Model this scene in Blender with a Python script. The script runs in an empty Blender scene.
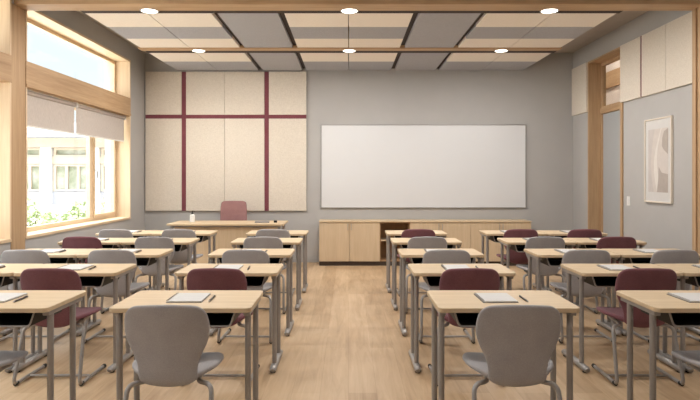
import bpy, bmesh, math, random
from mathutils import Vector, Matrix
random.seed(7)
C = bpy.context.scene.collection
PI = math.pi

# ------------------------------------------------------------------ materials
def lin(c):
    c /= 255.0
    return c / 12.92 if c <= 0.04045 else ((c + 0.055) / 1.055) ** 2.4
def rgb(r, g, b): return (lin(r), lin(g), lin(b), 1.0)

def base_mat(name, rough=0.5, metal=0.0, spec=0.5):
    m = bpy.data.materials.new(name); m.use_nodes = True
    nt = m.node_tree; b = nt.nodes['Principled BSDF']
    b.inputs['Roughness'].default_value = rough
    b.inputs['Metallic'].default_value = metal
    b.inputs['Specular IOR Level'].default_value = spec
    return m, nt, b

def ramp(nt, fac, cols):
    r = nt.nodes.new('ShaderNodeValToRGB')
    e = r.color_ramp.elements
    e[0].position, e[0].color = cols[0]
    e[1].position, e[1].color = cols[-1]
    for p, c in cols[1:-1]:
        n = e.new(p); n.color = c
    nt.links.new(fac, r.inputs['Fac'])
    return r.outputs['Color']

def coords(nt, scale=(1, 1, 1), rnd=True, rot=(0, 0, 0)):
    tc = nt.nodes.new('ShaderNodeTexCoord')
    mp = nt.nodes.new('ShaderNodeMapping')
    mp.inputs['Scale'].default_value = scale
    mp.inputs['Rotation'].default_value = rot
    nt.links.new(tc.outputs['Object'], mp.inputs['Vector'])
    if rnd:
        oi = nt.nodes.new('ShaderNodeObjectInfo')
        ml = nt.nodes.new('ShaderNodeMath'); ml.operation = 'MULTIPLY'; ml.inputs[1].default_value = 37.0
        nt.links.new(oi.outputs['Random'], ml.inputs[0])
        cb = nt.nodes.new('ShaderNodeCombineXYZ')
        for k in range(3): nt.links.new(ml.outputs[0], cb.inputs[k])
        nt.links.new(cb.outputs[0], mp.inputs['Location'])
    return mp.outputs['Vector']

def bump(nt, b, h, strength, dist=0.002):
    bp = nt.nodes.new('ShaderNodeBump')
    bp.inputs['Strength'].default_value = strength; bp.inputs['Distance'].default_value = dist
    nt.links.new(h, bp.inputs['Height']); nt.links.new(bp.outputs['Normal'], b.inputs['Normal'])

def noise(nt, vec, scale, detail=4, rough=0.55, dist=0.0):
    n = nt.nodes.new('ShaderNodeTexNoise')
    n.inputs['Scale'].default_value = scale; n.inputs['Detail'].default_value = detail
    n.inputs['Roughness'].default_value = rough; n.inputs['Distortion'].default_value = dist
    nt.links.new(vec, n.inputs['Vector'])
    return n.outputs['Fac']

def wood(name, dark, light, axis='x', rough=0.45, grain=28.0):
    m, nt, b = base_mat(name, rough, spec=0.35)
    s = {'x': (0.05, 1, 1), 'y': (1, 0.05, 1), 'z': (1, 1, 0.05)}[axis]
    v = coords(nt, s)
    f = noise(nt, v, grain, 5, 0.6, 0.6)
    f2 = noise(nt, v, grain * 5, 2, 0.5)
    mx = nt.nodes.new('ShaderNodeMix'); mx.inputs[0].default_value = 0.3
    nt.links.new(f, mx.inputs[2]); nt.links.new(f2, mx.inputs[3])
    col = ramp(nt, mx.outputs[0], [(0.3, dark), (0.7, light)])
    nt.links.new(col, b.inputs['Base Color'])
    return m

def fabric(name, c1, c2, scale=260, rough=0.9, weave=True):
    m, nt, b = base_mat(name, rough, spec=0.2)
    v = coords(nt)
    f = noise(nt, v, scale, 3, 0.6)
    f2 = noise(nt, v, 9, 3, 0.5)
    mx = nt.nodes.new('ShaderNodeMix'); mx.inputs[0].default_value = 0.3
    nt.links.new(f, mx.inputs[2]); nt.links.new(f2, mx.inputs[3])
    nt.links.new(ramp(nt, mx.outputs[0], [(0.32, c1), (0.68, c2)]), b.inputs['Base Color'])
    bump(nt, b, f, 0.25, 0.001)
    b.inputs['Sheen Weight'].default_value = 0.15
    return m

def weave(name, c1, c2):
    """coarse woven acoustic cloth: crossed threads"""
    m, nt, b = base_mat(name, 0.92, spec=0.15)
    outs = []
    for s in ((0.12, 1, 1), (1, 1, 0.12), (1, 0.12, 1)):
        outs.append(noise(nt, coords(nt, s), 220, 2, 0.5))
    a = nt.nodes.new('ShaderNodeMath'); a.operation = 'ADD'
    nt.links.new(outs[0], a.inputs[0]); nt.links.new(outs[1], a.inputs[1])
    a2 = nt.nodes.new('ShaderNodeMath'); a2.operation = 'ADD'
    nt.links.new(a.outputs[0], a2.inputs[0]); nt.links.new(outs[2], a2.inputs[1])
    dv = nt.nodes.new('ShaderNodeMath'); dv.operation = 'DIVIDE'; dv.inputs[1].default_value = 3
    nt.links.new(a2.outputs[0], dv.inputs[0])
    nt.links.new(ramp(nt, dv.outputs[0], [(0.37, c1), (0.63, c2)]), b.inputs['Base Color'])
    bump(nt, b, dv.outputs[0], 0.2, 0.001)
    return m

def paint(name, c, rough=0.8, var=0.04, scale=6, spec=0.3):
    m, nt, b = base_mat(name, rough, spec=spec)
    f = noise(nt, coords(nt, rnd=False), scale, 4)
    d = tuple(x * (1 - var) for x in c[:3]) + (1,)
    l = tuple(min(1, x * (1 + var)) for x in c[:3]) + (1,)
    nt.links.new(ramp(nt, f, [(0.3, d), (0.7, l)]), b.inputs['Base Color'])
    return m

def metal(name, c, rough=0.4, metallic=0.2):
    m, nt, b = base_mat(name, rough, metallic)
    f = noise(nt, coords(nt), 120, 2)
    d = tuple(x * 0.94 for x in c[:3]) + (1,)
    nt.links.new(ramp(nt, f, [(0.3, d), (0.7, c)]), b.inputs['Base Color'])
    return m

def glass(name, refl=0.05, tint=(0.98, 0.99, 0.98, 1)):
    m = bpy.data.materials.new(name); m.use_nodes = True
    nt = m.node_tree; nt.nodes.clear()
    o = nt.nodes.new('ShaderNodeOutputMaterial'); mx = nt.nodes.new('ShaderNodeMixShader')
    t = nt.nodes.new('ShaderNodeBsdfTransparent'); t.inputs['Color'].default_value = tint
    g = nt.nodes.new('ShaderNodeBsdfGlossy'); g.inputs['Roughness'].default_value = 0.02
    mx.inputs['Fac'].default_value = refl
    nt.links.new(t.outputs[0], mx.inputs[1]); nt.links.new(g.outputs[0], mx.inputs[2])
    nt.links.new(mx.outputs[0], o.inputs['Surface'])
    return m

def emit(name, c, s):
    m, nt, b = base_mat(name)
    b.inputs['Base Color'].default_value = c
    b.inputs['Emission Color'].default_value = c
    b.inputs['Emission Strength'].default_value = s
    return m

M = {}
M['desk_wood'] = wood('pale_oak_laminate', rgb(198, 173, 139), rgb(216, 194, 162), 'x', 0.5)
M['desk_edge'] = wood('pale_oak_edge', rgb(214, 180, 136), rgb(228, 198, 156), 'x', 0.5)
M['cab_wood'] = wood('cabinet_oak', rgb(198, 174, 142), rgb(212, 190, 160), 'z', 0.5, 20)
M['oak_x'] = wood('oak_timber_x', rgb(166, 134, 100), rgb(198, 167, 131), 'x', 0.55, 16)
M['oak_y'] = wood('oak_timber_y', rgb(166, 134, 100), rgb(198, 167, 131), 'y', 0.55, 16)
M['oak_z'] = wood('oak_timber_z', rgb(166, 134, 100), rgb(198, 167, 131), 'z', 0.55, 16)
M['reveal'] = wood('pale_ash_lining', rgb(214, 188, 154), rgb(230, 208, 178), 'z', 0.5, 16)
M['ash_y'] = wood('pale_ash_sill', rgb(214, 188, 154), rgb(230, 208, 178), 'y', 0.5, 16)
M['chair_grey'] = fabric('warm_grey_upholstery', rgb(154, 150, 151), rgb(178, 174, 174))
M['chair_red'] = fabric('burgundy_upholstery', rgb(110, 69, 76), rgb(136, 92, 98))
M['chair_rose'] = fabric('rose_upholstery', rgb(142, 104, 104), rgb(164, 126, 124))
M['steel'] = metal('taupe_powder_coat', rgb(164, 159, 155), 0.4, 0.35)
M['alu'] = metal('brushed_aluminium', rgb(180, 178, 176), 0.35, 0.8)
M['black'] = paint('black_plastic', rgb(22, 21, 22), 0.5, 0.1, 40)
M['rubber'] = paint('dark_rubber', rgb(50, 46, 44), 0.8, 0.1, 40)
M['dark_gap'] = paint('dark_brown_channel', rgb(58, 46, 40), 0.7, 0.1, 20)
M['wall'] = paint('warm_grey_wall_paint', rgb(180, 178, 176), 0.85, 0.02, 3)
M['ceil'] = paint('grey_ceiling_paint', rgb(166, 158, 150), 0.9, 0.03, 3)
M['cream_panel'] = weave('cream_woven_cloth', rgb(208, 198, 184), rgb(230, 221, 208))
M['cream_tile'] = weave('cream_ceiling_cloth', rgb(232, 223, 211), rgb(242, 234, 224))
M['grey_tile'] = weave('grey_ceiling_felt', rgb(161, 161, 166), rgb(179, 179, 184))
M['red_strip'] = fabric('burgundy_felt_strip', rgb(116, 62, 70), rgb(134, 78, 86))
M['board'] = paint('white_enamel', rgb(220, 221, 223), 0.3, 0.01, 2, 0.5)
M['white'] = paint('white_plastic', rgb(232, 230, 226), 0.4, 0.01, 5)
M['paper'] = paint('white_paper', rgb(208, 206, 204), 0.8, 0.02, 12)
M['card'] = paint('grey_card_cover', rgb(136, 132, 129), 0.8, 0.05, 20)
M['ink'] = paint('dark_brown_pen', rgb(52, 40, 36), 0.4, 0.05, 40)
M['door'] = paint('blue_grey_door', rgb(172, 175, 177), 0.55, 0.02, 3)
M['plinth'] = paint('dark_plinth', rgb(74, 62, 54), 0.7, 0.05, 10)
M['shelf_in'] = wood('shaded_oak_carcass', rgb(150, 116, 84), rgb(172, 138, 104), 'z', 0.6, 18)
M['blind'] = None
M['glass'] = glass('window_glass')
M['lamp'] = emit('warm_lamp_diffuser', (1.0, 0.93, 0.82, 1), 4.0)

# blind: slightly translucent cloth
m = bpy.data.materials.new('blind_cloth'); m.use_nodes = True
nt = m.node_tree; nt.nodes.clear()
o = nt.nodes.new('ShaderNodeOutputMaterial'); mx = nt.nodes.new('ShaderNodeMixShader'); mx.inputs[0].default_value = 0.3
d = nt.nodes.new('ShaderNodeBsdfDiffuse'); t = nt.nodes.new('ShaderNodeBsdfTranslucent')
fz = noise(nt, coords(nt, (1, 1, 0.2)), 120, 2)
cr = ramp(nt, fz, [(0.3, rgb(196, 187, 180)), (0.7, rgb(212, 203, 196))])
nt.links.new(cr, d.inputs[0]); nt.links.new(cr, t.inputs[0])
nt.links.new(d.outputs[0], mx.inputs[1]); nt.links.new(t.outputs[0], mx.inputs[2]); nt.links.new(mx.outputs[0], o.inputs[0])
M['blind'] = m

# floor: oak planks
m, nt, b = base_mat('oak_plank_floor', 0.42, spec=0.4)
v = coords(nt, (1, 1, 1), False, (0, 0, PI / 2))
br = nt.nodes.new('ShaderNodeTexBrick')
br.inputs['Scale'].default_value = 1.0
br.inputs['Mortar Size'].default_value = 0.0012
br.inputs['Brick Width'].default_value = 1.7
br.inputs['Row Height'].default_value = 0.19
br.offset = 0.37
br.inputs['Color1'].default_value = (0.34, 0.34, 0.34, 1); br.inputs['Color2'].default_value = (0.60, 0.60, 0.60, 1)
br.inputs['Mortar'].default_value = (0.25, 0.25, 0.25, 1)
nt.links.new(v, br.inputs['Vector'])
v2 = coords(nt, (1, 0.08, 1), False)
g1 = noise(nt, v2, 14, 6, 0.6, 1.2)
g2 = noise(nt, coords(nt, (1, 0.4, 1), False), 2.6, 4, 0.6, 0.6)
a1 = nt.nodes.new('ShaderNodeMix'); a1.inputs[0].default_value = 0.5
nt.links.new(br.outputs['Color'], a1.inputs[2]); nt.links.new(g1, a1.inputs[3])
# Mix float uses sockets 2/3; brick colour converts to grey value
a2 = nt.nodes.new('ShaderNodeMix'); a2.inputs[0].default_value = 0.28
nt.links.new(a1.outputs[0], a2.inputs[2]); nt.links.new(g2, a2.inputs[3])
col = ramp(nt, a2.outputs[0], [(0.32, rgb(156, 126, 94)), (0.5, rgb(190, 161, 127)), (0.66, rgb(210, 184, 152))])
nt.links.new(col, b.inputs['Base Color'])
M['floor'] = m

# ------------------------------------------------------------------ mesh helpers
def B(): return bmesh.new()
def box(bm, x0, x1, y0, y1, z0, z1):
    vs = [bm.verts.new((x, y, z)) for x in (x0, x1) for y in (y0, y1) for z in (z0, z1)]
    for f in ((0, 1, 3, 2), (4, 6, 7, 5), (0, 4, 5, 1), (2, 3, 7, 6), (0, 2, 6, 4), (1, 5, 7, 3)):
        bm.faces.new([vs[i] for i in f])
    return bm
def prism(bm, pts, z0, z1, top=None):
    """outline in xy, extruded in z"""
    a = [bm.verts.new((x, y, z0)) for x, y in pts]
    c = [bm.verts.new((x, y, z1)) for x, y in (top or pts)]
    n = len(pts)
    bm.faces.new(a[::-1]); bm.faces.new(c)
    for i in range(n): bm.faces.new((a[i], a[(i + 1) % n], c[(i + 1) % n], c[i]))
    return bm
def rrect(w, d, r, seg=5, cx=0, cy=0):
    pts = []
    for sx, sy, a0 in ((1, -1, -90), (1, 1, 0), (-1, 1, 90), (-1, -1, 180)):
        for k in range(seg + 1):
            a = math.radians(a0 + 90 * k / seg)
            pts.append((cx + sx * (w / 2 - r) + r * math.cos(a), cy + sy * (d / 2 - r) + r * math.sin(a)))
    return pts
def tube(bm, pts, r, seg=12, sx=1.0):
    pts = [Vector(p) for p in pts]
    n = len(pts); rings = []
    t0 = (pts[1] - pts[0]).normalized()
    up = Vector((0, 0, 1)) if abs(t0.z) < 0.9 else Vector((0, 1, 0))
    u = t0.cross(up).normalized()
    for i in range(n):
        t = (pts[min(i + 1, n - 1)] - pts[max(i - 1, 0)]).normalized()
        u = (u - t * u.dot(t)).normalized(); w = t.cross(u)
        rr = r[i] if isinstance(r, (list, tuple)) else r
        rings.append([bm.verts.new(pts[i] + u * (math.cos(2 * PI * k / seg) * rr * sx) + w * (math.sin(2 * PI * k / seg) * rr)) for k in range(seg)])
    for i in range(n - 1):
        for k in range(seg):
            bm.faces.new((rings[i][k], rings[i][(k + 1) % seg], rings[i + 1][(k + 1) % seg], rings[i + 1][k]))
    bm.faces.new(rings[0][::-1]); bm.faces.new(rings[-1])
    return bm
def smooth_path(pts, rad, seg=6):
    """polyline with rounded corners"""
    pts = [Vector(p) for p in pts]; out = [pts[0]]
    for i in range(1, len(pts) - 1):
        p, a, c = pts[i], pts[i - 1], pts[i + 1]
        r = min(rad, (a - p).length * 0.48, (c - p).length * 0.48)
        s = p + (a - p).normalized() * r; e = p + (c - p).normalized() * r
        for k in range(seg + 1):
            t = k / seg
            out.append(s * (1 - t) ** 2 + p * 2 * t * (1 - t) + e * t * t)
    out.append(pts[-1]); return out
def cyl(bm, c, r, h, seg=24, r2=None):
    pts = [(c[0] + r * math.cos(2 * PI * k / seg), c[1] + r * math.sin(2 * PI * k / seg)) for k in range(seg)]
    q = r if r2 is None else r2
    top = [(c[0] + q * math.cos(2 * PI * k / seg), c[1] + q * math.sin(2 * PI * k / seg)) for k in range(seg)]
    return prism(bm, pts, c[2], c[2] + h, top)
def lathe(bm, prof, seg=20, c=(0, 0)):
    rings = [[bm.verts.new((c[0] + r * math.cos(2 * PI * k / seg), c[1] + r * math.sin(2 * PI * k / seg), z)) for k in range(seg)] for r, z in prof]
    for i in range(len(prof) - 1):
        for k in range(seg):
            bm.faces.new((rings[i][k], rings[i][(k + 1) % seg], rings[i + 1][(k + 1) % seg], rings[i + 1][k]))
    bm.faces.new(rings[0][::-1]); bm.faces.new(rings[-1])
    return bm

def obj(name, bm, mat, parent=None, smooth=False, bevel=0, sub=0):
    bmesh.ops.recalc_face_normals(bm, faces=bm.faces)
    me = bpy.data.meshes.new(name); bm.to_mesh(me); bm.free()
    if mat: me.materials.append(mat)
    if smooth:
        for p in me.polygons: p.use_smooth = True
    o = bpy.data.objects.new(name, me); C.objects.link(o)
    if parent: o.parent = parent
    if bevel:
        md = o.modifiers.new('bevel', 'BEVEL'); md.width = bevel; md.segments = 2; md.limit_method = 'ANGLE'; md.angle_limit = math.radians(40)
    if sub:
        md = o.modifiers.new('sub', 'SUBSURF'); md.levels = sub; md.render_levels = sub
    if smooth and not sub:
        try:
            me.set_sharp_from_angle(angle=math.radians(40))
        except Exception: pass
    return o
def tag(o, label, cat, group=None):
    o['label'] = label; o['category'] = cat
    if group: o['group'] = group
    return o
def thing(name, label, cat, loc=(0, 0, 0), rz=0, group=None):
    o = bpy.data.objects.new(name, None); C.objects.link(o)
    o.empty_display_size = 0.1
    o.location = loc; o.rotation_euler = (0, 0, rz)
    return tag(o, label, cat, group)
def struct(name, bm=None, mat=None, loc=None, bevel=0):
    if bm is None:
        o = bpy.data.objects.new(name, None); C.objects.link(o)
    else:
        o = obj(name, bm, mat, bevel=bevel)
    if loc: o.location = loc
    o['kind'] = 'structure'
    return o
def dup(root, loc, rz, label, group=None):
    r = root.copy(); C.objects.link(r); r.location = loc; r.rotation_euler = (0, 0, rz); r['label'] = label
    if group: r['group'] = group
    for ch in list(root.children):
        c = ch.copy(); C.objects.link(c); c.parent = r
        for g in ch.children:
            d = g.copy(); C.objects.link(d); d.parent = c
    return r

# ------------------------------------------------------------------ room (metres; camera at the origin looking along +y)
XL, XR, YB, YF, ZC = -3.46, 3.817, 10.2, -2.6, 3.56
HZ = 1.45
WT = 0.40
WR = 0.255
# window bays on the left wall
bays = [(6.415, 9.50), (3.10, 6.14), (-0.26, 2.78)]
SILL, HEAD, T0, T1 = 0.82, 3.27, 2.415, 2.695

struct('floor', box(B(), XL - WT, XR + WR, YF - 0.2, YB + 0.2, -0.12, 0), M['floor'])
struct('ceiling', box(B(), XL - WT, XR + WR, YF - 0.2, YB + 0.2, ZC, ZC + 0.2), M['ceil'])
bm = B(); box(bm, XL - WT, XL, YF - 0.2, YB + 0.2, 0, SILL - 0.03); box(bm, XL - WT, XL, YF - 0.2, YB + 0.2, HEAD + 0.02, ZC)
ys = [YB + 0.2] + [v for b_ in bays for v in (b_[1], b_[0])] + [YF - 0.2]
for i in range(0, len(ys), 2): box(bm, XL - WT, XL, ys[i + 1], ys[i], SILL - 0.03, HEAD + 0.02)
struct('wall_left', bm, M['wall'])
struct('wall_back', box(B(), XL, XR, YB, YB + 0.2, 0, ZC), M['wall'])
struct('wall_front', box(B(), XL, XR, YF - 0.2, YF, 0, ZC), M['wall'])
# right wall with the door niche (opening y 8.36..9.55, up to 3.27)
D0, D1, DR = 8.36, 9.55, 0.19
bm = B()
box(bm, XR, XR + WR, YF - 0.2, D0, 0, ZC); box(bm, XR, XR + WR, D1, YB + 0.2, 0, ZC); box(bm, XR, XR + WR, D0, D1, 3.28, ZC)
struct('wall_right', bm, M['wall'])

# skirtings
struct('baseboard_back', box(B(), XL, XR, YB - 0.012, YB, 0, 0.07), M['wall'], bevel=0.003)
bm = B(); box(bm, XR - 0.012, XR, 6.45, D0 - 0.05, 0, 0.07); box(bm, XR - 0.012, XR, D1 + 0.04, YB - 0.012, 0, 0.07)
struct('baseboard_right', bm, M['wall'], bevel=0.003)
struct('baseboard_left', box(B(), XL, XL + 0.012, 6.46, YB - 0.012, 0, 0.07), M['wall'], bevel=0.003)

# windows
def window(n, y0, y1, full):
    w = struct('window_%d' % n)
    w.location = (XL, y0, 0)
    L = y1 - y0
    xo = -0.215          # frame plane
    # linings
    bm = B()
    box(bm, xo - 0.1, 0.012, L - 0.028, L, SILL, T0); box(bm, xo - 0.1, 0.012, L - 0.028, L, T1, HEAD)
    box(bm, xo - 0.1, 0.012, 0, 0.028, SILL, T0); box(bm, xo - 0.1, 0.012, 0, 0.028, T1, HEAD)
    obj('jamb_lining', bm, M['reveal'], w, bevel=0.003)
    obj('head_lining', box(B(), xo - 0.1, 0.012, 0, L, HEAD, HEAD + 0.028), M['ash_y'], w, bevel=0.003)
    obj('sill', box(B(), xo - 0.1, 0.016, -0.0, L, SILL - 0.035, SILL), M['ash_y'], w, bevel=0.005)
    tr = obj('transom', box(B(), xo - 0.1, 0.014, 0, L, T0, T1), M['oak_y'], w, bevel=0.006)
    obj('groove_moulding', box(B(), 0.014, 0.022, 0, L, T0, T0 + 0.035), M['oak_y'], tr, bevel=0.003)
    # clerestory
    f = 0.045
    def frame(nm, a, b_, z0, z1, fw, mt, x=xo, dx=0.06):
        bm = B()
        box(bm, x - dx, x, a, b_, z0, z0 + fw); box(bm, x - dx, x, a, b_, z1 - fw, z1)
        box(bm, x - dx, x, a, a + fw, z0 + fw, z1 - fw); box(bm, x - dx, x, b_ - fw, b_, z0 + fw, z1 - fw)
        return obj(nm, bm, mt, w, bevel=0.004)
    fr = frame('clerestory_frame', 0.028, L - 0.028, T1, HEAD, f, M['ash_y'])
    obj('pane', box(B(), xo - 0.035, xo - 0.029, 0.028 + f, L - 0.028 - f, T1 + f, HEAD - f), M['glass'], fr)
    ms = L * 0.705
    fr = frame('fixed_frame', 0.028, ms, SILL, T0, 0.055, M['ash_y'])
    obj('pane', box(B(), xo - 0.035, xo - 0.029, 0.028 + 0.055, ms - 0.055, SILL + 0.055, T0 - 0.055), M['glass'], fr)
    fr = frame('casement_frame', ms, L - 0.028, SILL, T0, 0.04, M['ash_y'])
    sa = frame('casement_sash', ms + 0.04, L - 0.068, SILL + 0.04, T0 - 0.04, 0.05, M['ash_y'], xo + 0.015, 0.06)
    obj('pane', box(B(), xo - 0.03, xo - 0.024, ms + 0.09, L - 0.118, SILL + 0.09, T0 - 0.09), M['glass'], sa)
    hb = B(); tube(hb, smooth_path([(xo + 0.012, ms + 0.07, 1.55), (xo + 0.05, ms + 0.07, 1.55), (xo + 0.05, ms + 0.07, 1.42)], 0.015), 0.009)
    obj('handle', hb, M['alu'], sa, True)
for k, (a, b_) in enumerate(bays): window(k + 1, a, b_, k == 0)

# roller blinds in the far window
def blind(y0, y1, label):
    t = thing('roller_blind', label, 'blind', (XL - 0.07, y0, T0), 0, 'roller blinds in the window')
    L = y1 - y0
    obj('cloth', box(B(), -0.0015, 0.0015, 0.015, L - 0.015, -0.40, -0.05), M['blind'], t)
    bm = B(); tube(bm, [(0, 0.004, -0.035), (0, L - 0.004, -0.035)], 0.028, 16)
    obj('roller', bm, M['blind'], t, True)
    obj('bottom_rail', box(B(), -0.006, 0.006, 0.015, L - 0.015, -0.415, -0.395), M['white'], t, bevel=0.003)
    bm = B()
    for yy in (0.0, L - 0.006): box(bm, -0.03, 0.03, yy, yy + 0.006, -0.065, 0)
    obj('bracket', bm, M['white'], t)
blind(6.495, 7.735, 'off-white roller blind, nearer and wider one beside the timber post')
blind(7.76, 9.44, 'off-white roller blind, farther one over the opening casement')

# pilasters and beams
tn = 0
def trim(bm, mat, bevel=0.006):
    global tn; tn += 1
    return struct('trim_%d' % tn, bm, mat, bevel=bevel)
trim(box(B(), XL, XL + 0.006, 6.14, 6.414, 0, 3.235), M['oak_z'])
trim(box(B(), XL, XL + 0.006, 2.785, 3.095, 0, 3.235), M['oak_z'])
bm = B(); box(bm, 3.68, XR, 6.17, 6.43, 0, 3.235); box(bm, 3.662, 3.68, 6.22, 6.27, 0, 3.235); box(bm, 3.662, 3.68, 6.33, 6.38, 0, 3.235)
trim(bm, M['oak_z'])
trim(box(B(), XL, XR, 6.20, 6.45, 3.236, ZC), M['oak_x'])
trim(box(B(), -2.93, 2.97, 8.35, 8.50, 3.236, ZC), M['oak_x'])
trim(box(B(), XL, XR, 3.55, 3.78, 3.236, ZC), M['oak_x'])
# recessed dark channels behind the beams
trim(box(B(), -2.90, 2.97, 6.452, 6.583, 3.246, 3.36), M['dark_gap'], 0)
trim(box(B(), -2.90, 2.97, 8.502, 8.688, 3.246, 3.36), M['dark_gap'], 0)
# dark runners between the ceiling panels
for x in (-1.475, -0.745, 0.75, 1.49):
    bm = B(); box(bm, x - 0.03, x + 0.03, 6.58, 8.35, 3.285, 3.36); box(bm, x - 0.03, x + 0.03, 8.68, 10.15, 3.285, 3.36)
    trim(bm, M['dark_gap'], 0)

# ------------------------------------------------------------------ ceiling panels
PZ = 3.25
def hangers(bm, w, l):
    for sx in (-1, 1):
        for y in (0.15, l - 0.15): tube(bm, [(sx * (w / 2 - 0.1), y, PZ + 0.045), (sx * (w / 2 - 0.1), y, ZC)], 0.004, 6)
    return bm
def striped(x0, x1, y0, cuts, label):
    t = thing('ceiling_panel', label, 'ceiling panel', ((x0 + x1) / 2, y0, 0), 0, 'striped acoustic ceiling panels')
    w = x1 - x0 - 0.006
    for i in range(len(cuts) - 1):
        a, b_ = cuts[i] - y0, cuts[i + 1] - y0
        nm, mt = (('cream_strip', M['cream_tile']), ('grey_strip', M['grey_tile']))[i % 2]
        obj(nm, box(B(), -w / 2, w / 2, a + 0.001, b_ - 0.001, PZ, PZ + 0.05), mt, t)
    obj('hanger', hangers(B(), w, cuts[-1] - y0), M['steel'], t)
colx = [(-2.90, -2.215, 'outer column by the window wall'), (-2.21, -1.51, 'second column from the windows'), (-0.71, -0.002, 'just left of the middle seam'), (0.002, 0.715, 'just right of the middle seam'), (1.525, 2.24, 'second column from the door wall'), (2.245, 2.95, 'outer column by the door wall')]
for x0, x1, lb in colx:
    striped(x0, x1, 6.585, [6.585, 7.2, 7.81, 8.345], 'cream and grey striped ceiling panel in the front bay, ' + lb)
for x0, x1, lb in colx:
    striped(x0, x1, 8.69, [8.69, 9.36, 10.14], 'cream and grey striped ceiling panel in the rear bay over the back wall, ' + lb)
for x0, x1, lb in ((-1.442, -0.778, 'left'), (0.783, 1.457, 'right')):
    for y0, y1, bl in ((6.585, 7.755, 'nearest half of the front bay'), (7.76, 8.345, 'far half of the front bay'), (8.69, 10.14, 'rear bay next to the back wall')):
        t = thing('ceiling_panel', 'plain grey felt ceiling panel between dark strips, %s run, %s' % (lb, bl), 'ceiling panel', ((x0 + x1) / 2, y0, 0), 0, 'plain grey ceiling panels')
        obj('felt_board', box(B(), -(x1 - x0) / 2, (x1 - x0) / 2, 0, y1 - y0, PZ, PZ + 0.05), M['grey_tile'], t)
        obj('hanger', hangers(B(), x1 - x0, y1 - y0), M['steel'], t)

# ------------------------------------------------------------------ downlights
LAMP_W = 20.5
def downlight(x, y, label, group, k=1.0):
    t = thing('downlight', label, 'ceiling light', (x, y, 3.236), 0, group)
    bm = B(); lathe(bm, [(0.088, -0.0005), (0.088, -0.003), (0.100, -0.002), (0.102, 0.0)], 28)
    obj('trim_ring', bm, M['steel'], t, True)
    obj('diffuser', cyl(B(), (0, 0, -0.005), 0.084, 0.004, 28), M['lamp'], t)
    obj('housing', cyl(B(), (0, 0, 0.0), 0.07, 0.12, 20), M['white'], t)
    l = bpy.data.lights.new('downlight_lamp', 'AREA'); l.shape = 'DISK'; l.size = 0.17; l.energy = LAMP_W * k; l.color = (1.0, 0.975, 0.945)
    lo = bpy.data.objects.new('downlight_lamp', l); C.objects.link(lo); lo.parent = t; lo.location = (0, 0, -0.008)
    return t
for x, nm in ((-2.14, 'left'), (0.01, 'middle'), (2.16, 'right')):
    downlight(x, 6.45, 'round lit downlight on the front timber beam, %s of three' % nm, 'ceiling downlights', 1.35)
for x, nm in ((-2.12, 'left'), (0.01, 'middle'), (2.16, 'right')):
    downlight(x, 8.49, 'round lit downlight on the rear timber beam, %s of three' % nm, 'ceiling downlights', 1.45)
for yy, bl, kk in ((3.66, 'beam above the nearest desks', 1.0), (0.6, 'ceiling behind the nearest desks', 0.5)):
    for x, nm in ((-2.14, 'left'), (0.01, 'middle'), (2.16, 'right')):
        d_ = downlight(x, yy, 'round lit downlight on the %s, %s of three' % (bl, nm), 'ceiling downlights', kk)
trim(box(B(), XL, XR, 0.45, 0.68, 3.236, ZC), M['oak_x'])

# ------------------------------------------------------------------ back wall: acoustic panels and strips
def px(p, d): return (p - 348.5) * d / 600
PY0, PY1 = YB - 0.045, YB
gx = [(-3.44, -2.828, 'first column from the windows'), (-2.752, -2.10, 'second column from the windows'), (-2.096, -1.425, 'third column from the windows'), (-1.349, -0.715, 'column beside the whiteboard')]
for z0, z1, rw in ((0.877, 2.44, 'tall lower'), (2.505, 3.235, 'short upper')):
    for x0, x1, lb in gx:
        bm = box(B(), -(x1 - x0) / 2, (x1 - x0) / 2, -0.04, 0, 0, z1 - z0)
        o = obj('acoustic_panel', bm, M['cream_panel'], bevel=0.004); o.location = ((x0 + x1) / 2, YB - 0.001, z0)
        tag(o, '%s cream woven wall panel on the back wall, %s' % (rw, lb), 'wall panel', 'cream panels on the back wall')
for x, lb in ((-2.79, 'left'), (-1.387, 'right')):
    o = obj('felt_strip', box(B(), -0.036, 0.036, -0.03, 0, 0.877, 3.235), M['red_strip'], bevel=0.002); o.location = (x, YB, 0)
    tag(o, 'upright burgundy felt strip between cream panels, %s of the two' % lb, 'wall strip', 'burgundy strips on the back wall')
bm = B(); box(bm, -3.44, -2.828, -0.03, 0, 0, 0.063); box(bm, -2.752, -1.425, -0.03, 0, 0, 0.063); box(bm, -1.349, -0.715, -0.03, 0, 0, 0.063)
o = obj('felt_strip', bm, M['red_strip']); o.location = (0, YB, 2.441)
tag(o, 'long level burgundy felt strip crossing the cream panels', 'wall strip', 'burgundy strips on the back wall')

# right wall panels
RP = [(D1 + 0.006, YB - 0.03, 'in the corner beyond the door'), (7.78, D0 - 0.005, 'beside the near door jamb'), (7.155, 7.745, 'right of the thin burgundy strip'), (6.44, 7.15, 'touching the timber post')]
for y0, y1, lb in RP:
    o = obj('acoustic_panel', box(B(), -0.035, 0, 0, y1 - y0, 0, 0.79), M['cream_panel'], bevel=0.004); o.location = (XR - 0.001, y0, 2.485)
    tag(o, 'cream woven panel high on the right wall, ' + lb, 'wall panel', 'cream panels on the right wall')
o = obj('felt_strip', box(B(), -0.032, 0, 0, 0.03, 2.485, 3.275), M['red_strip']); o.location = (XR, 7.747, 0)
tag(o, 'short burgundy strip between cream panels on the right wall', 'wall strip')

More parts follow.
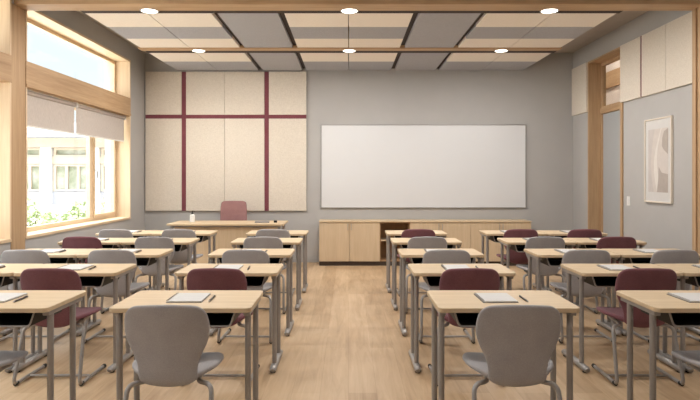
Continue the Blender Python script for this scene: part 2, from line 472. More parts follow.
# whiteboard
BX0, BX1, BZ0, BZ1 = px(320.7, YB), px(525.8, YB), HZ - 31 * YB / 600, HZ + 52.4 * YB / 600
t = thing('whiteboard', 'large blank white board with thin metal frame on the back wall', 'whiteboard', ((BX0 + BX1) / 2, YB, BZ0))
w, h = BX1 - BX0, BZ1 - BZ0
obj('writing_surface', box(B(), -w / 2 + 0.012, w / 2 - 0.012, -0.022, 0, 0.012, h - 0.012), M['board'], t)
bm = B(); box(bm, -w / 2, w / 2, -0.03, 0, 0, 0.014); box(bm, -w / 2, w / 2, -0.03, 0, h - 0.014, h); box(bm, -w / 2, -w / 2 + 0.014, -0.03, 0, 0.014, h - 0.014); box(bm, w / 2 - 0.014, w / 2, -0.03, 0, 0.014, h - 0.014)
obj('frame', bm, M['alu'], t, bevel=0.003)

# ------------------------------------------------------------------ low cabinets
CX0, CX1, CY = -0.477, 2.98, 9.78
MW = (CX1 - CX0) / 7
CT = 0.712
def carcass(bm, x0, x1, back=True):
    box(bm, x0, x0 + 0.018, CY + 0.02, YB - 0.015, 0.07, CT); box(bm, x1 - 0.018, x1, CY + 0.02, YB - 0.015, 0.07, CT)
    box(bm, x0 + 0.018, x1 - 0.018, CY + 0.02, YB - 0.015, 0.07, 0.09); box(bm, x0 + 0.018, x1 - 0.018, CY + 0.02, YB - 0.015, CT - 0.018, CT)
    box(bm, x0 + 0.018, x1 - 0.018, YB - 0.03, YB - 0.015, 0.09, CT - 0.018)
    return bm
def cabinet(i0, label):
    x0 = CX0 + i0 * MW; x1 = x0 + 2 * MW
    t = thing('base_cabinet', label, 'cabinet', ((x0 + x1) / 2, CY, 0), 0, 'low cabinets along the back wall')
    w = MW
    bm = carcass(B(), -w, w)
    for v in bm.verts: pass
    o = obj('body', bm, M['cab_wood'], t); o.location = (0, -CY, 0)
    obj('plinth', box(B(), -w, w, 0.03, 0.3, 0.0, 0.07), M['plinth'], t)
    for s in (-1, 1):
        a, b_ = (-w + 0.002, -0.002) if s < 0 else (0.002, w - 0.002)
        dr = obj('door', box(B(), a, b_, 0, 0.019, 0.075, CT - 0.004), M['cab_wood'], t, bevel=0.002)
        hb = B(); xx = s * 0.028
        tube(hb, smooth_path([(xx, 0.002, 0.685), (xx, -0.024, 0.685), (xx, -0.024, 0.585), (xx, 0.002, 0.585)], 0.01), 0.005, 8)
        obj('handle', hb, M['steel'], dr, True)
cabinet(0, 'low oak cabinet with two doors, left end of the run below the whiteboard')
cabinet(3, 'low oak cabinet with two doors just right of the open shelf')
cabinet(5, 'low oak cabinet with two doors, right end of the run')
x0 = CX0 + 2 * MW
t = thing('shelf_unit', 'low open oak shelf unit between the closed cabinets', 'shelf', (x0 + MW / 2, CY, 0))
o = obj('body', carcass(B(), -MW / 2, MW / 2), M['shelf_in'], t); o.location = (0, -CY, 0)
obj('plinth', box(B(), -MW / 2, MW / 2, 0.03, 0.3, 0, 0.07), M['plinth'], t)
obj('shelf', box(B(), -MW / 2 + 0.018, MW / 2 - 0.018, 0.03, 0.39, 0.40, 0.42), M['cab_wood'], t, bevel=0.002)
o = obj('cabinet_top', box(B(), CX0 - 0.004, CX1 + 0.004, CY - 0.012, YB - 0.013, CT, CT + 0.02), M['desk_wood'], bevel=0.003)
tag(o, 'long thin oak worktop lying over the low cabinets', 'worktop')

# ------------------------------------------------------------------ right wall: door niche, switch, picture
dn = struct('door_1', None, None, (XR, D0, 0))
DL = D1 - D0
bm = B(); box(bm, -0.012, WR, DL - 0.03, DL, 0, 3.28); box(bm, -0.012, WR, 0, 0.03, 0, 3.28); 
obj('jamb_lining', bm, M['oak_z'], dn, bevel=0.004)
obj('head_lining', box(B(), -0.012, WR, 0.03, DL - 0.03, 3.25, 3.28), M['oak_y'], dn, bevel=0.004)
obj('architrave', box(B(), -0.022, 0.0, -0.035, 0.03, 0, 3.25), M['oak_z'], dn, bevel=0.003)
obj('transom', box(B(), DR - 0.02, DR + 0.08, 0.03, DL - 0.03, 2.445, 2.53), M['oak_y'], dn, bevel=0.004)
bm = B()
for a, b_ in ((0.03, 0.075), (DL - 0.075, DL - 0.03)):
    box(bm, DR, DR + 0.06, a, b_, 2.53, 3.25); box(bm, DR, DR + 0.06, a, b_, 0, 2.445)
box(bm, DR, DR + 0.06, 0.075, DL - 0.075, 3.205, 3.25); box(bm, DR, DR + 0.06, 0.075, DL - 0.075, 2.53, 2.565)
obj('frame', bm, M['oak_z'], dn, bevel=0.003)
obj('transom_pane', box(B(), DR + 0.025, DR + 0.031, 0.075, DL - 0.075, 2.565, 3.205), M['glass'], dn)
lf = obj('door_leaf', box(B(), DR + 0.012, DR + 0.052, 0.078, DL - 0.078, 0.006, 2.442), M['door'], dn, bevel=0.003)
hb = B(); tube(hb, smooth_path([(DR + 0.012, 0.16, 1.05), (DR - 0.04, 0.16, 1.05), (DR - 0.04, 0.28, 1.05)], 0.02), 0.009, 10)
obj('handle', hb, M['alu'], lf, True)

t = thing('light_switch', 'small white light switch on the right wall beside the door', 'switch', (XR, 8.17, 1.06))
obj('plate', box(B(), -0.009, 0, -0.042, 0.042, 0, 0.125), M['white'], t, bevel=0.003)
obj('rocker', box(B(), -0.014, -0.009, -0.025, 0.025, 0.03, 0.095), M['white'], t, bevel=0.002)

# framed abstract print
FY0, FY1, FZ0, FZ1 = 7.045, 7.69, 1.133, 2.175
t = thing('framed_print', 'tall framed abstract print in greys and taupe on the right wall', 'picture', (XR, (FY0 + FY1) / 2, FZ0))
fw, fh = (FY1 - FY0) / 2, FZ1 - FZ0
bm = B(); f_ = 0.018
box(bm, -0.03, 0, -fw, fw, 0, f_); box(bm, -0.03, 0, -fw, fw, fh - f_, fh); box(bm, -0.03, 0, -fw, -fw + f_, f_, fh - f_); box(bm, -0.03, 0, fw - f_, fw, f_, fh - f_)
obj('frame', bm, paint('pale_frame', rgb(226, 216, 202), 0.5, 0.02, 8), t, bevel=0.002)
mat_ = obj('mount', box(B(), -0.016, -0.004, -fw + f_, fw - f_, f_, fh - f_), M['paper'], t)
ART = [paint('print_ground', rgb(206, 198, 192), 0.85, 0.04, 14), paint('print_pale', rgb(220, 214, 208), 0.85, 0.03, 14), paint('print_taupe', rgb(176, 166, 158), 0.85, 0.05, 14), paint('print_grey', rgb(198, 191, 187), 0.85, 0.04, 14)]
aw, a0, a1 = 0.235, 0.13, 0.91
obj('print', box(B(), -0.018, -0.016, -aw, aw, a0, a1), ART[0], t)
def shape(pts, k, lay, nm='printed_shape'):
    # +y is away from the camera = left in the photo
    bm = B(); x = -0.018 - 0.0006 * lay
    a = [bm.verts.new((x, y, z)) for y, z in pts]; c = [bm.verts.new((-0.018, y, z)) for y, z in pts]
    bm.faces.new(a); bm.faces.new(c[::-1])
    for i in range(len(pts)): bm.faces.new((a[i], a[(i + 1) % len(pts)], c[(i + 1) % len(pts)], c[i]))
    obj(nm, bm, ART[k], t)
def curve(fn, n=16): return [fn(i / n) for i in range(n + 1)]
lft = curve(lambda u: (0.10 + 0.07 * math.sin(u * PI * 1.1), a0 + (a1 - a0) * u))
shape(lft + [(aw, a1), (aw, a0)], 3, 1)
band = curve(lambda u: (0.02 + 0.10 * math.sin(u * PI * 1.1) - 0.06 * u, a0 + (a1 - a0) * u))
rgt = curve(lambda u: (-0.09 + 0.11 * math.sin(u * PI * 1.0), a0 + (a1 - a0) * u))
shape(band + rgt[::-1], 1, 2)
shape([(0.02, a0), (-0.01, a0 + 0.16), (-0.02, a0 + 0.31), (-0.09, a0 + 0.24), (-aw, a0 + 0.22), (-aw, a0)], 2, 3)
shape([(-aw, a0 + 0.46)] + curve(lambda u: (-aw + 0.14 * math.sin(u * PI * 0.5 + 0.0) , a0 + 0.46 + 0.12 * u), 8) + [(-aw + 0.13, a0 + 0.66), (-aw + 0.09, a0 + 0.74), (-aw, a0 + 0.77)], 2, 3)

# ------------------------------------------------------------------ student desks
DW, DD, DH = 0.76, 0.49, 0.74
def make_desk(label):
    t = thing('student_desk', label, 'desk', (0, 0, 0), 0, 'student desks')
    obj('tabletop', prism(B(), rrect(DW, DD, 0.035, 6), DH - 0.026, DH), M['desk_wood'], t, bevel=0.004)
    lx = DW / 2 - 0.029
    fr = B()
    for s in (-1, 1): box(fr, s * lx - 0.018, s * lx + 0.018, -0.20, 0.19, DH - 0.052, DH - 0.026)
    box(fr, -lx + 0.018, lx - 0.018, 0.165, 0.19, DH - 0.052, DH - 0.026)
    obj('frame', fr, M['steel'], t, bevel=0.004)
    for s in (-1, 1):
        for y in (-0.15, 0.105):
            bm = B(); tube(bm, [(s * lx, y, 0.03), (s * lx, y, DH - 0.05)], 0.017, 14)
            obj('leg', bm, M['steel'], t, True)
        bm = B()
        pts = [(s * lx, -0.265, 0.024), (s * lx, -0.258, 0.026), (s * lx, -0.24, 0.028), (s * lx, 0.20, 0.028), (s * lx, 0.218, 0.026), (s * lx, 0.225, 0.024)]
        tube(bm, pts, [0.014, 0.02, 0.0235, 0.0235, 0.02, 0.014], 14, 1.1)
        ft = obj('foot', bm, M['steel'], t, True)
        for y in (-0.22, 0.18): obj('floor_glide', cyl(B(), (s * lx, y, 0.0), 0.019, 0.012, 14), M['rubber'], ft)
    # open-fronted book tray: outline in xz extruded along y
    prof = [(-0.29, DH - 0.026), (-0.262, DH - 0.112), (0.262, DH - 0.112), (0.29, DH - 0.026)]
    inn = [(-0.284, DH - 0.026), (-0.257, DH - 0.106), (0.257, DH - 0.106), (0.284, DH - 0.026)]
    bm = B(); y0, y1 = -0.195, 0.15
    a = [[bm.verts.new((x, y, z)) for x, z in P] for P, y in ((prof, y0), (prof, y1), (inn, y0), (inn, y1 - 0.006))]
    for i in range(3):
        bm.faces.new((a[0][i], a[0][i + 1], a[1][i + 1], a[1][i])); bm.faces.new((a[2][i], a[2][i + 1], a[3][i + 1], a[3][i]))
        bm.faces.new((a[0][i], a[0][i + 1], a[2][i + 1], a[2][i]))
    bm.faces.new(a[1]); bm.faces.new(a[3])
    obj('book_tray', bm, M['black'], t)
    bm = B(); tube(bm, smooth_path([(-0.288, y0 - 0.002, DH - 0.03), (-0.262, y0 - 0.002, DH - 0.11), (0.262, y0 - 0.002, DH - 0.11), (0.288, y0 - 0.002, DH - 0.03)], 0.02), 0.0055, 8)
    obj('tray_lip', bm, M['steel'], t, True)
    return t

ROWY = [3.505, 4.68, 5.71, 6.765, 7.75]
CHY = [2.97, 4.16, 5.22, 6.36, 7.27]
COLX = {'FL': -2.832, 'L': -2.11, 'LC': -0.91, 'RC': 0.864, 'R': 2.11, 'FR': 2.875}
FRONTX = {'L': -2.02, 'R': 2.055, 'LC': -0.918, 'RC': 0.876}
def colx_(r, c): return FRONTX.get(c, COLX[c]) if r == 0 else COLX[c]
CHX = {'FL': -2.83, 'L': -2.07, 'LC': -0.912, 'RC': 0.85, 'R': 2.09, 'FR': 2.86}
rown = ['nearest row', 'second row', 'third row', 'fourth row', 'farthest row']
coln = {'FL': 'by the window wall', 'L': 'left block, inner side', 'LC': 'just left of the middle aisle', 'RC': 'just right of the middle aisle', 'R': 'right block, inner side', 'FR': 'by the right wall'}
cells = [(r, c) for r in range(5) for c in COLX if not (r == 0 and c in ('FL', 'FR'))]
first = None
for r, c in cells:
    lb = 'pale oak student desk in the %s, %s' % (rown[r], coln[c])
    if first is None:
        first = make_desk(lb); first.location = (colx_(r, c), ROWY[r], 0); first.scale = (1.02, 1.06, 1)
    else: dup(first, (colx_(r, c), ROWY[r], 0), 0, lb).scale = (1.02, 1.06, 1) if r == 0 else ((0.9, 1, 1) if c == 'FL' else (1, 1, 1))

# ------------------------------------------------------------------ student chairs
def shell(rows, thick, name, mat, parent):
    """rows: (halfwidth, y centre, z centre, curl_y, curl_z); grid of quads, solidified and subdivided"""
    bm = B(); us = (-1, -0.8, -0.45, 0, 0.45, 0.8, 1)
    g = []
    for hw, y, z, cy, cz in rows:
        g.append([bm.verts.new((hw * u, y + cy * u * u, z + cz * u * u)) for u in us])
    for i in range(len(g) - 1):
        for k in range(len(us) - 1): bm.faces.new((g[i][k], g[i][k + 1], g[i + 1][k + 1], g[i + 1][k]))
    bmesh.ops.recalc_face_normals(bm, faces=bm.faces)
    me = bpy.data.meshes.new(name); bm.to_mesh(me); bm.free(); me.materials.append(mat)
    for p in me.polygons: p.use_smooth = True
    o = bpy.data.objects.new(name, me); C.objects.link(o); o.parent = parent
    s = o.modifiers.new('solid', 'SOLIDIFY'); s.thickness = thick; s.offset = 0
    s = o.modifiers.new('sub', 'SUBSURF'); s.levels = 2; s.render_levels = 2
    return o
def make_chair(mat, label, group):
    t = thing('student_chair', label, 'chair', (0, 0, 0), 0, group)
    back = [(0.092, 0.085, 0.390, -0.01, 0.02), (0.132, 0.062, 0.402, 0.0, 0.018), (0.151, 0.048, 0.433, 0.01, 0), (0.147, 0.038, 0.48, 0.02, 0), (0.160, 0.028, 0.54, 0.03, 0), (0.193, 0.018, 0.60, 0.04, 0),
            (0.213, 0.008, 0.655, 0.045, 0), (0.215, -0.004, 0.705, 0.045, 0), (0.209, -0.014, 0.757, 0.04, -0.003), (0.196, -0.02, 0.795, 0.035, -0.007), (0.158, -0.024, 0.823, 0.022, -0.010)]
    shell(back, 0.026, 'backrest', mat, t)
    seat = [(0.135, 0.055, 0.418, 0.02, 0.01), (0.175, 0.10, 0.425, 0.0, 0.028), (0.224, 0.16, 0.432, 0, 0.034), (0.238, 0.24, 0.437, 0, 0.030), (0.236, 0.33, 0.443, 0, 0.022), (0.206, 0.40, 0.445, -0.005, 0.012), (0.18, 0.44, 0.438, -0.015, 0.004), (0.14, 0.458, 0.425, -0.02, 0.0)]
    shell(seat, 0.03, 'seat', mat, t)
    for s in (-1, 1):
        path = smooth_path([(s * 0.12, 0.36, 0.402), (s * 0.13, 0.13, 0.395), (s * 0.212, 0.085, 0.395), (s * 0.228, -0.03, 0.018), (s * 0.225, 0.40, 0.018)], 0.05, 6)
        bm = B(); tube(bm, path, 0.0125, 12)
        lg = obj('leg', bm, M['steel'], t, True)
        bm = B()
        d = Vector((-0.003, 0.43, 0)).normalized(); d.x *= s
        e = Vector((s * 0.225, 0.40, 0.018))
        tube(bm, [e - d * 0.03, e + d * 0.002, e + d * 0.008], [0.0145, 0.0145, 0.01], 12)
        obj('rubber_cap', bm, M['rubber'], lg, True); bm = B()
        tube(bm, [(s * 0.228, -0.008, 0.017), (s * 0.2278, 0.025, 0.016)], 0.0145, 12)
        obj('rubber_cap', bm, M['rubber'], lg, True)
    bm = B(); tube(bm, [(-0.14, 0.25, 0.405), (0.14, 0.25, 0.405)], 0.010, 10)
    obj('seat_support', bm, M['steel'], t, True)
    bm = B(); tube(bm, [(-0.226, 0.17, 0.018), (0.226, 0.17, 0.018)], 0.009, 10)
    obj('crossbar', bm, M['steel'], t, True)
    return t
RED = {(1, 'L'), (1, 'LC'), (1, 'RC'), (1, 'R'), (3, 'FL'), (3, 'FR'), (4, 'RC'), (4, 'R'), (4, 'FR')}
skip = {(1, 'FL'), (1, 'FR')}
proto = {}
for r, c in cells:
    if (r, c) in skip: continue
    red = (r, c) in RED
    y = CHY[r]
    x = CHX[c] + random.uniform(-0.012, 0.012); rz = random.uniform(-0.03, 0.03)
    if r == 0:
        y = CHY[0]
        if c == 'L': x, rz, y = -2.05, -0.10, 3.02
        elif c == 'R': x, rz, y = 2.065, 0.10, 3.02
        else: rz = 0.02 if c == 'LC' else -0.015
    k = 'burgundy' if red else 'grey'
    lb = '%s student chair at desk, %s, %s' % (k, rown[r], coln[c])
    if k not in proto:
        proto[k] = make_chair(M['chair_red' if red else 'chair_grey'], lb, k + ' student chairs'); proto[k].location = (x, y, 0); proto[k].rotation_euler = (0, 0, rz)
    else: dup(proto[k], (x, y, 0), rz, lb)

# ------------------------------------------------------------------ notebooks and pens
def make_pad(label):
    t = thing('notepad', label, 'notebook', (0, 0, 0), 0, 'notepads on the desks')
    obj('cover', box(B(), -0.108, 0.092, -0.122, 0.122, 0.0, 0.003), M['card'], t)
    obj('pages', box(B(), -0.1, 0.091, -0.12, 0.12, 0.003, 0.010), M['paper'], t, bevel=0.0015)
    bm = B()
    for k in range(15): 
        y = -0.107 + k * 0.0153
        tube(bm, [(-0.103 + 0.007 * math.cos(a), y, 0.007 + 0.007 * math.sin(a)) for a in [i * PI / 4 for i in range(8)]], 0.0012, 5)
    obj('wire_binding', bm, M['steel'], t)
    return t
def make_pen(label):
    t = thing('pen', label, 'pen', (0, 0, 0), 0, 'pens on the desks')
    bm = B(); tube(bm, [(0, -0.07, 0.0065), (0, 0.075, 0.0065), (0, 0.078, 0.0065)], [0.0052, 0.0052, 0.0035], 10)
    b_ = obj('barrel', bm, M['ink'], t, True)
    bm = B(); tube(bm, [(0, -0.07, 0.0065), (0, -0.085, 0.006)], [0.0055, 0.0012], 10)
    obj('tip', bm, M['steel'], t, True)
    bm = B(); box(bm, -0.0015, 0.0015, 0.03, 0.074, 0.0128, 0.0145); box(bm, -0.0015, 0.0015, 0.07, 0.074, 0.0118, 0.0128)
    obj('clip', bm, M['steel'], t)
    return t
pad = pen = None
for r, c in cells:
    x, y = colx_(r, c), ROWY[r]
    j = lambda a: random.uniform(-a, a)
    lb = 'white notepad on the desk in the %s, %s' % (rown[r], coln[c])
    p = (x - 0.012 + j(0.012), y + 0.0 + j(0.01), DH); rz = j(0.02)
    if pad is None: pad = make_pad(lb); pad.location = p; pad.rotation_euler = (0, 0, rz)
    else: dup(pad, p, rz, lb)
    lb = 'dark pen on the desk in the %s, %s' % (rown[r], coln[c])
    p = (x + 0.13 + j(0.008), y - 0.035 + j(0.01), DH); rz = j(0.08)
    if pen is None: pen = make_pen(lb); pen.location = p; pen.rotation_euler = (0, 0, rz)
    else: dup(pen, p, rz, lb)

# ------------------------------------------------------------------ teacher's desk
TX0, TX1, TY0, TY1 = -2.71, -0.965, 8.92, 9.62
t = thing('teacher_desk', 'long pale oak teacher desk with front panel before the cream wall panels', 'desk', ((TX0 + TX1) / 2, (TY0 + TY1) / 2, 0))
w, d_ = TX1 - TX0, TY1 - TY0
obj('tabletop', prism(B(), rrect(w, d_, 0.02, 4), 0.725, 0.752), M['desk_wood'], t, bevel=0.004)
obj('front_panel', box(B(), -w / 2 + 0.1, w / 2 - 0.1, -d_ / 2 + 0.08, -d_ / 2 + 0.098, 0.10, 0.70), M['cab_wood'], t, bevel=0.002)
for sx in (-1, 1):
    for sy in (-1, 1):
        bm = B(); box(bm, sx * (w / 2 - 0.07) - 0.022, sx * (w / 2 - 0.07) + 0.022, sy * (d_ / 2 - 0.06) - 0.022, sy * (d_ / 2 - 0.06) + 0.022, 0.0, 0.725)
        obj('leg', bm, M['steel'], t, bevel=0.004)
bm = B()
for sy in (-1, 1): box(bm, -w / 2 + 0.092, w / 2 - 0.092, sy * (d_ / 2 - 0.06) - 0.012, sy * (d_ / 2 - 0.06) + 0.012, 0.70, 0.725)
obj('rail', bm, M['steel'], t)

# teacher's swivel chair (faces the class: back towards the wall)
t = thing('teacher_chair', 'rose-brown upholstered teacher chair behind the long front desk', 'chair', (-1.885, 9.62, 0))
bk = [(0.20, 0.20, 0.50, -0.01, 0), (0.214, 0.22, 0.54, -0.02, 0), (0.222, 0.235, 0.66, -0.025, 0), (0.222, 0.245, 0.80, -0.025, 0), (0.218, 0.255, 0.95, -0.025, 0), (0.210, 0.262, 1.02, -0.022, 0), (0.195, 0.265, 1.045, -0.02, -0.002), (0.16, 0.267, 1.058, -0.015, -0.003)]
shell(bk, 0.035, 'backrest', M['chair_rose'], t)
st = [(0.19, 0.22, 0.475, 0, 0.006), (0.22, 0.18, 0.472, 0, 0.01), (0.232, 0.05, 0.468, 0, 0.012), (0.23, -0.10, 0.47, 0, 0.01), (0.21, -0.18, 0.465, 0.01, 0.004), (0.17, -0.21, 0.45, 0.02, 0)]
shell(st, 0.045, 'seat', M['chair_rose'], t)
bm = B(); cyl(bm, (0, 0, 0.11), 0.028, 0.33, 16); cyl(bm, (0, 0, 0.43), 0.09, 0.02, 16)
obj('gas_column', bm, M['steel'], t, True)
for k in range(5):
    a = 2 * PI * k / 5 + 0.3
    bm = B(); tube(bm, [(0.02 * math.cos(a), 0.02 * math.sin(a), 0.12), (0.25 * math.cos(a), 0.25 * math.sin(a), 0.075)], [0.022, 0.014], 10)
    lg = obj('star_leg', bm, M['steel'], t, True)
    bm = B(); cx, cy = 0.25 * math.cos(a), 0.25 * math.sin(a)
    tube(bm, [(cx - 0.015 * math.sin(a), cy + 0.015 * math.cos(a), 0.03), (cx + 0.015 * math.sin(a), cy - 0.015 * math.cos(a), 0.03)], 0.03, 14)
    tube(bm, [(cx, cy, 0.04), (cx, cy, 0.08)], 0.008, 8)
    obj('castor', bm, M['rubber'], lg, True)

t = thing('pump_bottle', 'small white pump bottle on the left end of the teacher desk', 'bottle', (-2.415, 9.28, 0.752))
bm = B(); lathe(bm, [(0.034, 0), (0.038, 0.004), (0.038, 0.10), (0.034, 0.112), (0.016, 0.122), (0.014, 0.128)], 20)
obj('body', bm, M['white'], t, True)
bm = B(); lathe(bm, [(0.017, 0.124), (0.017, 0.142), (0.006, 0.144), (0.006, 0.165), (0.012, 0.167), (0.012, 0.174)], 14); tube(bm, [(0, 0, 0.17), (0.035, -0.01, 0.168), (0.04, -0.012, 0.16)], 0.005, 8)
obj('pump', bm, M['black'], t, True)
t = thing('closed_notebook', 'dark closed notebook lying flat on the right end of the teacher desk', 'notebook', (-1.33, 9.25, 0.752), 0.12)
obj('cover', box(B(), -0.11, 0.11, -0.15, 0.15, 0, 0.012), M['card'], t, bevel=0.002)
obj('pages', box(B(), -0.104, 0.112, -0.146, 0.146, 0.002, 0.010), M['paper'], t)
t = thing('pen_stand', 'tiny black pen holder beside the dark notebook on the teacher desk', 'pen holder', (-1.12, 9.2, 0.752))
bm = B(); lathe(bm, [(0.026, 0), (0.026, 0.028), (0.02, 0.032)], 16)
obj('base', bm, M['black'], t, True)

# ------------------------------------------------------------------ corridor beyond the door transom
X0, X1, Y0, Y1 = XR + WR, 6.4, 5.0, 18.0
bm = B(); box(bm, X0, X1, Y0, Y1, -0.12, 0.0)
struct('floor_corridor', bm, M['floor'])
bm = B(); box(bm, X1, X1 + 0.2, Y0, Y1, 0, 5.2); box(bm, X0, X1, Y0 - 0.2, Y0, 0, 5.2); box(bm, X0, X1, Y1, Y1 + 0.2, 0, 5.2); box(bm, X0 - 0.02, X0, YB + 0.2, Y1, 0, 5.2); box(bm, X0 - 0.02, X0, Y0, YB + 0.2, ZC + 0.0, 5.2)
struct('wall_corridor', bm, paint('corridor_wall', rgb(226, 216, 208), 0.8, 0.02, 3))
struct('ceiling_corridor', box(B(), X0 - 0.02, X1 + 0.2, Y0 - 0.2, Y1 + 0.2, 5.2, 5.35), M['white'])
trim(box(B(), X1 - 0.06, X1, Y0, Y1, 3.62, 4.02), M['oak_y'])
t = thing('corridor_fill_lamp', 'unseen ceiling lamp added to light the corridor beyond the door glass', 'ceiling light', (5.3, 12.0, 5.195))  # unseen fixture, added to brighten the corridor behind the transom pane
obj('diffuser', box(B(), -0.3, 0.3, -2.0, 2.0, -0.05, 0), emit('corridor_fill_diffuser', (1, 0.93, 0.86, 1), 16.0), t, bevel=0.01)

# ------------------------------------------------------------------ outside: courtyard, pavilion, shrubs
GR = paint('pale_paving', rgb(214, 210, 204), 0.9, 0.04, 1)
struct('floor_courtyard', box(B(), -60, XL - WT, -25, 70, -0.2, -0.02), GR)
FYd = 22.0
t = thing('pavilion', 'pale low pavilion with timber windows across the courtyard', 'building', (-10, FYd, -0.02))
WH = paint('white_render', rgb(206, 206, 205), 0.85, 0.02, 2)
GP = paint('grey_cladding', rgb(140, 141, 148), 0.7, 0.03, 2)
PG = paint('pale_timber_cladding', rgb(176, 162, 146), 0.7, 0.04, 3)
def ox(p): return (p - 348.5) * FYd / 600 + 10
def oz(y): return HZ - (y - 177) * FYd / 600 + 0.02
obj('wall', box(B(), -12, 6, 0.25, 6, 0, oz(137)), WH, t)
obj('fascia', box(B(), -12, 6, -0.1, 0.25, oz(147.5), oz(138)), PG, t)
obj('lintel', box(B(), -12, 6, 0.08, 0.25, oz(164), oz(156.5)), PG, t)
obj('spandrel', box(B(), -12, 6, 0.1, 0.25, oz(204.5), oz(191.5)), GP, t)
obj('plinth', box(B(), -12, 6, 0.12, 0.25, 0, oz(204.5)), WH, t)
bm = B(); prism(bm, [(-12.5, 0), (6.5, 0), (6.5, 1), (-12.5, 1)], 0, 1)
for v in bm.verts: v.co = Vector((v.co.x, -0.6 + v.co.y * 6.5, oz(138) + v.co.z * 0.1 + v.co.y * 1.0))
obj('roof', bm, paint('pale_zinc_roof', rgb(140, 144, 150), 0.5, 0.03, 2), t)
for p0, p1 in ((41, 51), (91, 99), (-40, -30), (128, 138), (190, 200)):
    obj('column', box(B(), ox(p0), ox(p1), -0.05, 0.25, 0, oz(147.5)), WH, t)
OG, nt, b = base_mat('tree_reflection_glass', 0.08, spec=0.6)  # mottled olive colour paints reflected greenery into the panes
f = noise(nt, coords(nt, (1, 1, 1)), 2.4, 5, 0.6)
nt.links.new(ramp(nt, f, [(0.35, rgb(116, 122, 100)), (0.65, rgb(164, 166, 154))]), b.inputs['Base Color'])
for p0, p1 in ((-28, 6), (6, 40), (52, 90), (100, 128), (140, 190)):
    for ya, yb in ((191, 164.5), (156.5, 148)):
        fr_ = B(); x0, x1, z0, z1 = ox(p0), ox(p1), oz(ya), oz(yb)
        q = 0.09
        box(fr_, x0, x1, 0.1, 0.2, z0, z0 + q * 0.7); box(fr_, x0, x1, 0.1, 0.2, z1 - q * 0.7, z1)
        n = 3 if ya > 160 else 1
        for k in range(n + 1):
            xx = x0 + (x1 - x0 - q) * k / n
            box(fr_, xx, xx + q, 0.1, 0.2, z0 + q * 0.7, z1 - q * 0.7)
        wf = obj('window_frame', fr_, PG, t)
        obj('pane', box(B(), x0 + 0.02, x1 - 0.02, 0.2, 0.24, z0 + 0.02, z1 - 0.02), OG, wf)

LEAF, nt, b = base_mat('light_green_leaves', 0.6, spec=0.3)
oi = noise(nt, coords(nt), 9, 3)
nt.links.new(ramp(nt, oi, [(0.3, rgb(142, 158, 114)), (0.7, rgb(190, 200, 160))]), b.inputs['Base Color'])
b.inputs['Subsurface Weight'].default_value = 0.0
STEM = paint('brown_twig', rgb(96, 78, 58), 0.8, 0.1, 20)
def shrub(x, y, rx, ry, h, n, label):
    t = thing('shrub', label, 'shrub', (x, y, -0.02), 0, 'shrubs outside the window')
    bm = B()
    for i in range(n):
        a = random.uniform(0, 2 * PI); rr = random.random() ** 0.4; zz = random.uniform(0.08, 1)
        prof = math.sqrt(max(0.05, 1 - (zz * 1.0 - 0.35) ** 2 / 0.46))
        p = Vector((math.cos(a) * rx * rr * prof, math.sin(a) * ry * rr * prof, h * zz * (0.85 + 0.15 * math.sin(3 * a + x))))
        R = Matrix.Rotation(random.uniform(0, 2 * PI), 3, 'Z') @ Matrix.Rotation(random.uniform(-0.9, 0.9), 3, 'X') @ Matrix.Rotation(random.uniform(-0.9, 0.9), 3, 'Y')
        s = random.uniform(0.02, 0.042)
        q = [(-s * 1.7, 0, 0), (-s * 0.3, -s * 0.55, 0.006), (s * 1.1, -s * 0.3, 0.004), (s * 1.8, 0, -0.006), (s * 1.1, s * 0.3, 0.004), (-s * 0.3, s * 0.55, 0.006)]
        bm.faces.new([bm.verts.new(p + R @ Vector(v)) for v in q])
    obj('foliage', bm, LEAF, t)
    bm = B()
    for i in range(7):
        a = i * 0.9 + x
        tube(bm, [(0.04 * math.cos(a), 0.04 * math.sin(a), 0), (rx * 0.45 * math.cos(a), ry * 0.45 * math.sin(a), h * 0.5), (rx * 0.6 * math.cos(a), ry * 0.6 * math.sin(a), h * 0.8)], [0.014, 0.009, 0.004], 6)
    obj('stem', bm, STEM, t, True)
shrub(-5.35, 9.6, 0.62, 0.75, 1.16, 2600, 'pale green shrub outside the window, large one by the timber post')
shrub(-5.45, 11.1, 0.5, 0.55, 0.86, 1500, 'low pale green shrub in the middle of the lower window')
shrub(-5.6, 12.45, 0.45, 0.5, 0.95, 1600, 'pale green shrub left of the window mullion')
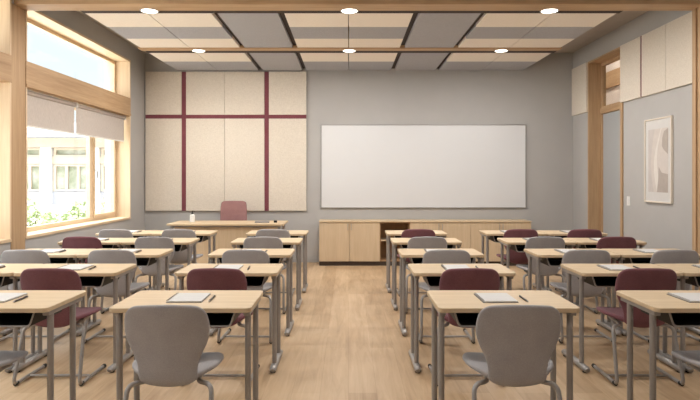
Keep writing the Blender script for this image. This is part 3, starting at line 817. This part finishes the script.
shrub(-5.35, 14.0, 0.55, 0.7, 1.25, 1800, 'pale green shrub seen through the narrow casement')

# ------------------------------------------------------------------ light: sky, sun on the courtyard, portals
w = bpy.data.worlds.new('sky'); bpy.context.scene.world = w; w.use_nodes = True
nt = w.node_tree; bg = nt.nodes['Background']
tc = nt.nodes.new('ShaderNodeTexCoord'); sp = nt.nodes.new('ShaderNodeSeparateXYZ')
nt.links.new(tc.outputs['Generated'], sp.inputs[0])
nt.links.new(ramp(nt, sp.outputs['Z'], [(0.0, (0.12, 0.125, 0.13, 1)), (0.3, (0.112, 0.129, 0.140, 1)), (0.62, (0.9, 0.95, 1.0, 1))]), bg.inputs['Color'])
bg.inputs['Strength'].default_value = 8.5
sun = bpy.data.lights.new('sun', 'SUN'); sun.energy = 9.0; sun.angle = math.radians(3); sun.color = (1.0, 0.95, 0.88)
so = bpy.data.objects.new('sun', sun); C.objects.link(so)
so.rotation_euler = Vector((-0.12, 0.22, -0.95)).to_track_quat('-Z', 'Y').to_euler()
for a, b_ in bays:
    for z0, z1 in ((SILL, T0), (T1, HEAD)):
        l = bpy.data.lights.new('window_portal', 'AREA'); l.shape = 'RECTANGLE'; l.size = b_ - a; l.size_y = z1 - z0; l.cycles.is_portal = True
        o = bpy.data.objects.new('window_portal', l); C.objects.link(o)
        o.location = (XL - WT + 0.02, (a + b_) / 2, (z0 + z1) / 2)
        o.rotation_euler = Matrix(((0, 0, -1), (1, 0, 0), (0, -1, 0))).to_euler()   # local -z -> +x, local x -> y

# ------------------------------------------------------------------ camera
cam = bpy.data.cameras.new('camera'); co = bpy.data.objects.new('camera', cam); C.objects.link(co)
co.location = (0, 0, HZ); co.rotation_euler = (PI / 2, 0, 0)
cam.sensor_width = 36; cam.lens = 600 / 700 * 36
cam.shift_x = 1.5 / 700; cam.shift_y = -23 / 700
cam.clip_start = 0.05
S = bpy.context.scene
S.camera = co
S.view_settings.view_transform = 'Standard'; S.view_settings.look = 'None'; S.view_settings.gamma = 1
S.view_settings.exposure = 0.08
